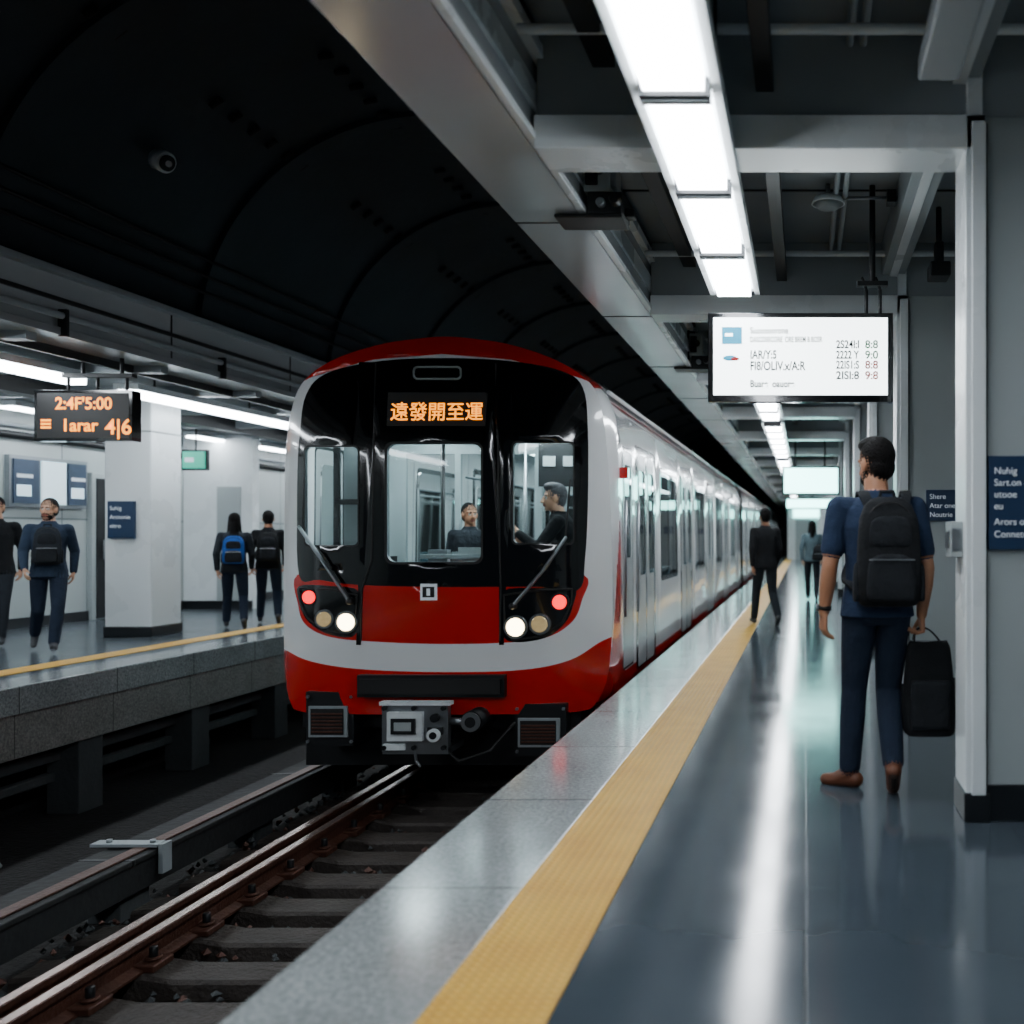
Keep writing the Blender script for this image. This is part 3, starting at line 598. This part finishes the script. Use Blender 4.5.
a=W(358,675,8.52); c=W(505,697,8.52); b.box(a.x,c.x,8.50,8.8,c.z,a.z,M_dark); b.box(a.x+.03,c.x-.03,8.47,8.5,c.z+.03,a.z-.03,M_rubber)
for (x0,y0,x1,y1) in((306,692,354,746),(515,704,566,756)):
    a=W(x0,y0,8.6); c=W(x1,y1,8.6); b.box(a.x,c.x,8.6,9.1,c.z,a.z,M_dark)
    b.box(a.x+.03,c.x-.05,8.58,8.6,c.z+.08,a.z-.12,M_beam); b.box(a.x+.05,c.x-.08,8.575,8.58,c.z+.10,a.z-.14,M_rubber)
    for k in range(6):
        zz=c.z+.12+k*(a.z-.16-c.z-.12)/6; b.box(a.x+.06,c.x-.09,8.565,8.575,zz,zz+.014,M_rail)
    for q in(a.x+.02,c.x-.02):
        for zz in(c.z+.04,a.z-.04): b.cyl((q,8.6,zz),(q,8.58,zz),.014,M_steel,6)
a=W(382,703,8.35); c=W(448,752,8.35)
b.box(a.x,c.x,8.35,8.42,c.z,a.z,M_steel); b.box(a.x+.06,c.x-.2,8.30,8.36,c.z+.1,a.z-.07,M_white); b.box(a.x+.1,c.x-.25,8.28,8.31,c.z+.16,a.z-.12,M_dark); b.box(a.x+.13,c.x-.28,8.27,8.285,c.z+.19,a.z-.15,M_panel)
b.box(a.x+.02,a.x+.2,8.32,8.35,c.z+.02,c.z+.07,M_white); b.box(c.x-.16,c.x-.04,8.31,8.35,a.z-.26,a.z-.20,M_dark); b.box(a.x-.02,c.x+.02,8.34,8.43,a.z-.02,a.z+.01,M_white)
for xx in(a.x+.03,(a.x+c.x)/2,c.x-.03):
    for zz in(c.z+.04,a.z-.04): b.cyl((xx,8.35,zz),(xx,8.31,zz),.02,M_dark,8)
b.cyl((c.x-.1,8.36,c.z+.15),(c.x-.1,8.28,c.z+.15),.055,M_white,20); b.cyl((c.x-.1,8.285,c.z+.15),(c.x-.1,8.27,c.z+.15),.03,M_dark,16); b.cyl((c.x-.1,8.36,a.z-.12),(c.x-.1,8.30,a.z-.12),.035,M_dark,16)
b.box(a.x,c.x,8.36,8.75,c.z-.02,c.z+.03,M_steel); b.cyl(((a.x+c.x)/2,8.42,(a.z+c.z)/2),((a.x+c.x)/2,9.2,(a.z+c.z)/2+.02),.11,M_dark,20); b.box(a.x+.05,c.x-.05,8.42,8.6,a.z-.38,a.z-.05,M_dark)
p=W(471,722,8.35); b.cyl(p,p+V(0,.5,0),.09,M_dark,24); b.cyl(p+V(0,-.02,0),p,.08,M_steel,24); b.cyl(p+V(0,-.03,0),p,.045,M_dark,16); b.cyl(p+V(-.18,.05,0),p,.03,M_steel)
b.tube([p+V(-.3,.1,-.2),p+V(-.1,.0,-.33),p+V(.15,.02,-.25),p+V(.3,.2,-.05)],.014,M_rubber)
q=W(415,765,8.36); b.tube([V(q.x,8.36,c.z),V(q.x+.01,8.36,c.z-.08),V(q.x+.04,8.36,c.z-.12)],.012,M_steel)
b.cyl((xc+1.50,YB+.12,.5),(xc+1.50,YB+.12,1.6),.014,M_steel); b.cyl((xc+1.50,YB+.83,.5),(xc+1.50,YB+.83,1.6),.014,M_steel)
b.box(xc+1.46,xc+1.54,YB+.02,YB+.1,1.80,1.9,M_tr)
car=b.obj('lead_car',parent=train)
p0=P(387,426); p1=P(488,393)
yd=nose_y(xc-.45,P(437,424)[1])-.012
bb=MB(); R=Matrix.Rotation(math.radians(-6),3,'X'); bb.box(0,p1[0]-p0[0],-.004,.06,0,p1[1]-p0[1],M_rubber,R,V(p0[0],yd,p0[1])); bb.obj('destination_display',parent=train)
text('\u9060\u767c\u958b\u81f3\u904b',V(p0[0]+.03,yd-.007,p0[1]+.06),.172,M_amber,train,rot=(pi/2-math.radians(6),0,0),name='destination_text',bold=.0012,sx=.93)
b=MB(); build_car(b,0,17.6,False); 
c2=b.obj('trailer_car',parent=train,loc=(0,27.7,0)); 
c3=bpy.data.objects.new('trailer_car_2',c2.data); S.collection.objects.link(c3); c3.parent=train; c3.location=(0,45.7,0)
b=MB(); b.box(xc-.9,xc+.9,27.1,27.8,0,2.4,M_rubber); b.box(xc-.9,xc+.9,45.2,45.8,0,2.4,M_rubber); b.obj('gangway_bellows',parent=train)
# ---------------- PEOPLE
def cloth(n,c,r=.9): return mat(n,c,r,var=.28,vs=12,bump=.8,bs=15,spec=.25)
skinA=mat('skin','#a87659',.5,sss=.1,var=.05,vs=20); skinB=mat('skin_light','#b98d72',.5,sss=.1)
lipm=mat('lips','#8f5244',.5); eyew=mat('eye_white','#bdb8b0',.4); eyed=mat('iris_dark','#1a120e',.2)
hairB=mat('hair_black','#0b0909',.75,bump=.6,bs=90,spec=.15); hairG=mat('hair_grey','#4b4a4e',.7,var=.6,vs=60,bump=.8,bs=90,spec=.2)
def hand(b,w,d,nrm,th,m,curl=.35,sc=1):
    d=Vector(d).normalized(); nrm=Vector(nrm); nrm=(nrm-d*nrm.dot(d)).normalized(); t=Vector(th); t=(t-d*t.dot(d)-nrm*t.dot(nrm)).normalized(); w=Vector(w)
    offs=(.031,.0105,-.0105,-.030); ln=(.070,.078,.072,.056)
    for o,l in zip(offs,ln):
        k=w+d*(.085-abs(o)*.15)*sc+t*o*sc
        b.cap(w+t*o*.55*sc+d*.012,.0145*sc,k,.0118*sc,m,12,.01)
        p=k; a=curl*.5
        for s,r0,r1 in((.44,.0098,.009),(.31,.009,.0083),(.25,.0083,.0072)):
            a+=curl*.75; q=p+(d*math.cos(a)+nrm*math.sin(a))*l*s*sc+t*o*.06; b.cap(p,r0*sc,q,r1*sc,m,12,.008); p=q
    k=w+d*.022*sc+t*.022*sc; q=k+(d*.62+t*.62+nrm*.35).normalized()*.042*sc; b.cap(k,.0155*sc,q,.012*sc,m,12,.01)
    q2=q+(d*.85+t*.2+nrm*.45).normalized()*.032*sc; b.cap(q,.0115*sc,q2,.0105*sc,m,12,.01); b.cap(q2,.0105*sc,q2+(d*.85+nrm*.5).normalized()*.022*sc,.008*sc,m,12,.01)
def figure(name,loc,heading,H,top,bottom,shoe,skin,hair,J=None,short=False,longhair=False,vox=.009,hyaw=0,hpitch=0,hem=.86,curl=(.35,.35),palms=None,handdir=None,beard=False,sole=None,tuft=False,bulk=1.0,seated=False,z0=0):
    D=dict(pel=(0,0,.95),chest=(0,0,1.30),neck=(0,0,1.46),head=(0,.02,1.632),
      shL=(-.175,0,1.405),shR=(.175,0,1.405),elL=(-.225,-.02,1.13),elR=(.225,-.02,1.13),wrL=(-.235,.05,.89),wrR=(.235,.05,.89),
      hipL=(-.09,0,.92),hipR=(.09,0,.92),knL=(-.10,.02,.5),knR=(.10,.02,.5),anL=(-.10,-.02,.09),anR=(.10,-.02,.09),ftL=(-.15,1,0),ftR=(.15,1,0))
    D.update(J or {}); D={k:Vector(v) for k,v in D.items()}
    b=MB(); B=bulk
    def spine(z):
        pe,ch,ne=D['pel'],D['chest'],D['neck']; base=pe.z-.95
        xs=np.interp(z,[.8,.95,1.30,1.46],[pe.x,pe.x,ch.x,ne.x]); ys=np.interp(z,[.8,.95,1.30,1.46],[pe.y,pe.y,ch.y,ne.y]); return xs,ys,z+base
    def loft(prof,m,n=32):
        zs=[p[0] for p in prof]; R=[]
        for z in np.arange(zs[0],zs[-1]+1e-6,.012):
            rx=np.interp(z,zs,[p[1] for p in prof]); ry=np.interp(z,zs,[p[2] for p in prof]); sx_,sy_,sz_=spine(z)
            R.append([V(sx_+rx*math.copysign(abs(math.cos(a))**.85,math.cos(a)),sy_+ry*math.copysign(abs(math.sin(a))**.85,math.sin(a)),sz_) for a in [j*2*pi/n for j in range(n)]])
        b.rings(R,m)
    loft([(.83,.12,.09),(.88,.160,.115),(.95,.168,.12),(1.05,.145,.105)],bottom)
    loft([(hem,.186*B,.138*B),(.95,.176*B,.128*B),(1.06,.156*B,.115*B),(1.2,.164*B,.122*B),(1.32,.180*B,.127*B),(1.40,.172*B,.108*B),(1.445,.125,.088),(1.475,.080,.074),(1.50,.066,.066)],top)
    for s in 'LR':
        sh,el,wr=D['sh'+s],D['el'+s],D['wr'+s]; hp,kn,an=D['hip'+s],D['kn'+s],D['an'+s]
        b.cap((sh*.55+D['neck']*.45)+V(0,0,-.03),.062,sh,.062*B,top)
        if short:
            mid=sh.lerp(el,.70); b.cap(sh,.064,mid,.060,top); b.cap(sh.lerp(el,.4),.046,el,.040,skin); b.cap(el,.040,el.lerp(wr,.35),.042,skin); b.cap(el.lerp(wr,.35),.042,wr,.027,skin)
        else:
            b.cap(sh,.064*B,el,.052*B,top); b.cap(el,.051*B,el.lerp(wr,.95),.038*B,top); b.cap(el.lerp(wr,.9),.028,wr,.027,skin)
        d=(wr-el).normalized() if not handdir else Vector(handdir[0 if s=='L' else 1])
        sg=-1 if s=='L' else 1
        nr=palms[0 if s=='L' else 1] if palms else V(-sg,0,0); th=V(0,1,0) if abs(d.normalized().dot(V(0,1,0)))<.8 else V(0,0,1)
        hand(b,wr,d,nr,th,skin,curl[0 if s=='L' else 1])
        b.cap(hp,.092,hp.lerp(kn,.5),.082,bottom); b.cap(hp.lerp(kn,.5),.082,kn,.066,bottom); b.cap(kn,.065,kn.lerp(an,.35),.064,bottom); b.cap(kn.lerp(an,.35),.064,an+(kn-an).normalized()*.02,.054,bottom)
        f=D['ft'+s].normalized(); up=(V(0,0,1)-f*f.z).normalized()
        heel=an-up*.045-f*.035; toe=an-up*.062+f*.135
        b.cap(heel,.038,toe,.030,shoe); b.cap(heel.lerp(toe,.55),.036,toe-f*.02,.034,shoe); b.cap(an-up*.015,.042,heel.lerp(toe,.6)+up*.004,.036,shoe)
        if sole: b.cap(heel-up*.026,.020,toe-up*.016,.020,sole); 
    b.cap(D['neck']+V(0,-.005,-.02),.064,D['head']+V(0,-.022,-.09),.060,skin)
    Rh=Matrix.Rotation(hyaw,3,'Z')@Matrix.Rotation(hpitch,3,'X'); hc=D['head']
    def he(c,r,m,n=20,k=14): b.ell(hc+Rh@Vector(c),r,m,Rh,n,k)
    def hcap(p,r,q,r2,m): b.cap(hc+Rh@Vector(p),r,hc+Rh@Vector(q),r2,m,12,.008)
    he((0,-.01,.02),(.075,.093,.098),skin,28,20); he((0,.02,-.04),(.060,.068,.075),skin,24,16); he((0,.056,-.095),(.03,.026,.021),skin)
    hcap((0,.088,.005),.009,(0,.108,-.036),.013,skin); he((.012,.098,-.040),(.009,.010,.008),skin); he((-.012,.098,-.040),(.009,.010,.008),skin)
    hcap((-.045,.070,.022),.009,(.045,.070,.022),.009,skin)
    for s in(-1,1):
        he((s*.079,-.002,-.012),(.011,.020,.032),skin); he((s*.031,.075,.001),(.013,.010,.007),eyew,14,10); he((s*.031,.083,.001),(.0065,.005,.0065),eyed,12,8); hcap((s*.018,.083,.020),.0045,(s*.046,.073,.021),.0035,hair)
    he((0,.086,-.062),(.024,.011,.006),lipm,16,10); he((0,.084,-.071),(.021,.011,.006),lipm,16,10)
    if beard: he((0,.030,-.075),(.060,.060,.048),hair); he((0,.085,-.052),(.026,.010,.005),hair); he((0,.005,-.055),(.068,.045,.045),hair)
    he((0,-.024,.038),(.084,.097,.098),hair,30,22); he((0,-.050,-.020),(.074,.058,.072),hair)
    if tuft: he((0,.010,.098),(.068,.080,.044),hair); he((.0,.045,.098),(.057,.047,.036),hair)
    if longhair:
        he((0,-.055,-.06),(.080,.055,.11),hair); hcap((0,-.06,-.05),.07,(0,-.085,-.22),.055,hair); hcap((.05,-.03,0),.038,(.075,-.01,-.20),.03,hair); hcap((-.05,-.03,0),.038,(-.075,-.01,-.20),.03,hair)
    me=bpy.data.meshes.new('tmp'); me.from_pydata(b.v,[],b.f); 
    bm=bmesh.new(); bm.from_mesh(me); bmesh.ops.recalc_face_normals(bm,faces=bm.faces); bm.to_mesh(me); bm.free()
    to=bpy.data.objects.new('tmp',me); S.collection.objects.link(to)
    md=to.modifiers.new('r','REMESH'); md.mode='VOXEL'; md.voxel_size=vox; md.adaptivity=0
    sm=to.modifiers.new('s','SMOOTH'); sm.factor=.5; sm.iterations=3 if vox<.007 else 2
    bpy.context.view_layer.update(); dg=bpy.context.evaluated_depsgraph_get(); ev=to.evaluated_get(dg)
    nm=bpy.data.meshes.new_from_object(ev); bpy.data.objects.remove(to)
    vm=[0]*len(b.v)
    for f,k in zip(b.f,b.m):
        for i in f: vm[i]=k
    kd=kdtree.KDTree(len(b.v))
    for i,v in enumerate(b.v): kd.insert(v,i)
    kd.balance(); nm.materials.clear()
    for m in b.mats: nm.materials.append(m)
    idx=[vm[kd.find(p.center)[1]] for p in nm.polygons]
    nm.polygons.foreach_set('material_index',idx); nm.polygons.foreach_set('use_smooth',[True]*len(idx))
    if not seated:
        for v in nm.vertices:
            if v.co.z<.004: v.co.z=.004
    nm.name=name; o=bpy.data.objects.new(name,nm); S.collection.objects.link(o)
    o.location=V(loc[0],loc[1],z0-.004*(0 if seated else 1)); o.rotation_euler[2]=heading; s=H/1.765; o.scale=(s,s,s)
    return o
def backpack(name,loc,heading,w,h,d,m,m2,scale=1,straps=True,front=False):
    b=MB(); n=36
    def se(cx,cy,rx,ry,z,e=.55): return [V(cx+rx*math.copysign(abs(math.cos(a))**e,math.cos(a)),cy+ry*math.copysign(abs(math.sin(a))**e,math.sin(a)),z) for a in[j*2*pi/n for j in range(n)]]
    y0=-.115
    prof=[(0,.75,.6),(.02,.88,.8),(.08,.98,1),(.3,1,1.0),(.6,.97,.9),(.8,.9,.75),(.92,.74,.58),(.98,.52,.4),(1,.3,.25)]
    b.rings([se(0,y0-d/2*k2,w/2*k,d/2*k2,h*t) for t,k,k2 in prof],m)
    b.rings([se(0,y0-d*.93-.0*k,w*.38*k,d*.22*k2,h*(.06+.42*t)) for t,k,k2 in prof],m2)
    b.rings([se(0,y0-d*.80,w*.33*k,d*.16*k2,h*(.54+.28*t)) for t,k,k2 in prof],m2)
    for s in(-1,1): b.rings([se(s*w*.49,y0-d*.45,w*.07*k,d*.28*k2,h*(.05+.35*t)) for t,k,k2 in prof],m2)
    z=[V(math.cos(a)*w*.47,y0-d*.62,h*.55+math.sin(a)*h*.40) for a in[i*pi/12 for i in range(13)]]; b.tube(z,.004,M_rubber,6)
    b.tube([V(-w*.34,y0-d*1.13,h*.43),V(w*.34,y0-d*1.13,h*.43)],.004,M_steel,6)
    b.tube([V(-.04,y0-.02,h*.97),V(-.03,y0-.02,h*1.05),V(.03,y0-.02,h*1.05),V(.04,y0-.02,h*.97)],.008,m2,8)
    if straps:
        sz=1.462-loc[2]/scale
        for s in(-1,1):
            path=catmull([(s*.075,y0-.01,h*.88),(s*.10,y0+.02,sz-.01),(s*.108,-.02,sz+.022),(s*.112,.06,sz-.02),(s*.12,.128,sz-.13),(s*.135,.136,sz-.28),(s*.178,.06,sz-.40),(s*.17,-.08,sz-.43),(s*w*.4,y0-.01,h*.12)],5,False)
            b.ribbon(path,V(1,0,.1),.052,.016,m2)
    o=b.obj(name,loc=(loc[0],loc[1],loc[2]),rz=heading); o.scale=(scale,)*3; return o
navy=cloth('navy_shirt','#1f2d44'); jean=cloth('dark_jeans','#1a2434'); brown=mat('brown_leather','#5e3520',.45,var=.15,vs=20); solem=mat('shoe_sole','#2a1d16',.7)
blackc=cloth('black_fabric','#121417'); charc=cloth('charcoal_fabric','#1f242a'); bluej=cloth('slate_blue_jacket','#263345'); tealj=cloth('grey_teal_top','#4f6168'); bluebp=cloth('blue_backpack_fabric','#1c4a8c'); sneak=mat('sneaker','#2a2c30',.6); whites=mat('sneaker_white_sole','#b9bcc0',.6)
bpm=cloth('backpack_black','#131518'); bpm2=cloth('backpack_black_trim','#1b1e22')
mx,my=.36,5.0
man=figure('man_walking',(mx,my),math.radians(4),1.765,navy,jean,brown,skinA,hairB,
  J=dict(hipL=(-.085,0,.92),hipR=(.085,0,.92),knL=(-.105,.08,.50),anL=(-.13,.06,.09),ftL=(-.85,.52,0),knR=(.070,.09,.49),anR=(.060,-.14,.155),ftR=(.10,.74,-.55),
    shL=(-.19,0,1.405),shR=(.19,0,1.405),elL=(-.24,-.03,1.12),wrL=(-.265,.02,.885),elR=(.245,-.03,1.11),wrR=(.225,.0,.875),head=(-.005,.03,1.632)),
  short=True,vox=.0048,hyaw=math.radians(34),hpitch=math.radians(-5),hem=.87,curl=(.45,1.0),beard=True,sole=solem,tuft=True,palms=(V(1,.3,0),V(-1,0,0)),handdir=((-.02,.08,-1),(0.02,0,-1)))
b=MB(); wv=Matrix.Rotation(math.radians(4),3,'Z')@V(-.262,.016,.905); b.cyl((mx+wv.x,my+wv.y,.895),(mx+wv.x+.003,my+wv.y,.918),.034,M_rubber,24); b.cyl((mx+wv.x-.03,my+wv.y,.907),(mx+wv.x-.042,my+wv.y,.907),.018,M_steel,20); b.obj('wristwatch')
backpack('backpack',(mx+.03,my,.925),math.radians(4),.31,.53,.16,bpm,bpm2)
hx,hy=mx+.228,my+.02
b=MB(); n=40; xb0,xb1=mx+.125,mx+.385; cx_=(xb0+xb1)/2+.005; wx=(xb1-xb0)/2
R=[]
for t,k in((0,.86),(.02,.95),(.1,1.04),(.4,1.0),(.75,.90),(.93,.82),(1,.70)):
    z=.275+t*.455
    R.append([V(cx_+wx*k*math.copysign(abs(math.cos(a))**.4,math.cos(a)),hy+.095*(1-.4*t)*math.copysign(abs(math.sin(a))**.55,math.sin(a)),z+(.012*math.cos(a)**2 if t>.9 else 0)) for a in[j*2*pi/n for j in range(n)]])
b.rings(R,bpm)
b.rings([[V(cx_+wx*.75*k*math.copysign(abs(math.cos(a))**.3,math.cos(a)),hy-.085+.02*math.sin(a),.31+t*.24) for a in[j*2*pi/n for j in range(n)]] for t,k in((0,.95),(.1,1),(.9,1),(1,.95))],bpm2)
for yy in(-.03,.03): b.ribbon(catmull([(cx_-.08,hy+yy,.66),(cx_-.075,hy+yy*.9,.73),(hx-.03,hy+yy*.3,.795),(hx+.03,hy+yy*.3,.797),(cx_+.06,hy+yy*.9,.73),(cx_+.08,hy+yy,.66)],5,False),V(0,1,0),.02,.008,bpm2)
b.tube([V(cx_-wx*.7,hy,.737),V(cx_+wx*.7,hy,.737)],.005,M_steel,6)
b.obj('travel_bag')
walk=dict(knL=(-.10,.14,.51),anL=(-.09,.20,.11),ftL=(-.05,1,.15),knR=(.10,.02,.49),anR=(.09,-.22,.15),ftR=(.05,.9,-.5),elL=(-.23,-.10,1.14),wrL=(-.22,-.08,.90),elR=(.23,.02,1.13),wrR=(.22,.16,.92))
walkw=dict(walk,anR=(.14,-.20,.15),knR=(.12,.03,.49),anL=(-.12,.20,.11))
figure('man_walking',(-.56,14.1),math.radians(18),1.66,blackc,charc,sneak,skinA,hairB,J=walkw)
figure('woman_walking',(.14,19.5),0,1.56,tealj,charc,sneak,skinB,hairB,J=walk,longhair=True)
backpack('shoulder_bag',(.28,19.45,.78),0,.26,.3,.14,bpm,bpm2,straps=False)
h1=math.radians(212)
big=dict(knL=(-.10,.20,.52),anL=(-.07,.30,.12),ftL=(-.05,1,.2),knR=(.10,.0,.49),anR=(.16,-.30,.19),ftR=(.05,.8,-.6),elL=(-.23,-.12,1.15),wrL=(-.22,-.10,.91),elR=(.23,.06,1.14),wrR=(.20,.22,.95))
figure('man_walking',(-8.24,10.9),h1,1.68,bluej,jean,sneak,skinB,hairB,J=big,beard=True,hyaw=math.radians(-22),sole=whites,vox=.007)
backpack('backpack',(-8.24,10.9,.95),math.radians(32),.27,.44,.11,charc,bpm2,scale=.94,straps=False)
figure('man_walking',(-9.30,11.5),math.radians(205),1.72,blackc,charc,sneak,skinB,hairB,J=walk,sole=whites)
h2=math.radians(26)
figure('woman_standing',(-7.76,13.6),h2,1.58,charc,jean,sneak,skinB,hairB,longhair=True,vox=.008,J=walkw)
backpack('backpack',(-7.76,13.6,.88),h2,.30,.42,.14,bluebp,bpm2,scale=.9,straps=False)
figure('man_standing',(-7.70,14.35),h2,1.63,blackc,jean,sneak,skinA,hairB,vox=.008,J=walkw)
backpack('backpack',(-7.70,14.35,.90),h2,.30,.44,.14,bpm,bpm2,scale=.94,straps=False)
sitJ=dict(chest=(0,.05,1.30),neck=(0,.11,1.455),head=(0,.16,1.615),shL=(-.175,.10,1.40),shR=(.175,.10,1.40),knL=(-.12,.40,.93),anL=(-.12,.42,.52),knR=(.12,.40,.93),anR=(.12,.42,.52),ftL=(0,1,0),ftR=(0,1,0),elL=(-.25,.26,1.17),wrL=(-.17,.44,1.30),elR=(.24,.2,1.14),wrR=(.15,.42,1.2))
figure('train_driver',(xc+1.03,9.28),math.radians(96),1.84,blackc,charc,sneak,skinB,hairG,J=sitJ,vox=.007,hyaw=math.radians(16),seated=True,z0=-.07,curl=(.6,.6),tuft=True)
figure('train_attendant',(xc-.16,10.0),math.radians(190),1.60,charc,charc,sneak,skinA,hairB,vox=.008,hyaw=math.radians(30))
# ---------------- world & camera
w=bpy.data.worlds.new('world'); S.world=w; w.use_nodes=True; w.node_tree.nodes['Background'].inputs[0].default_value=(.35,.5,.65,1); w.node_tree.nodes['Background'].inputs[1].default_value=.06
cd=bpy.data.cameras.new('camera'); cam=bpy.data.objects.new('camera',cd); S.collection.objects.link(cam); cam.location=(0,0,CZ); cam.rotation_euler=(pi/2,0,0)
cd.sensor_width=36; cd.lens=1000/1024*36; cd.shift_x=(512-CX)/1024; cd.shift_y=(CY-512)/1024; cd.clip_end=200; cd.clip_start=.05
cd.dof.use_dof=True; cd.dof.focus_distance=7.0; cd.dof.aperture_fstop=1.3
S.camera=cam
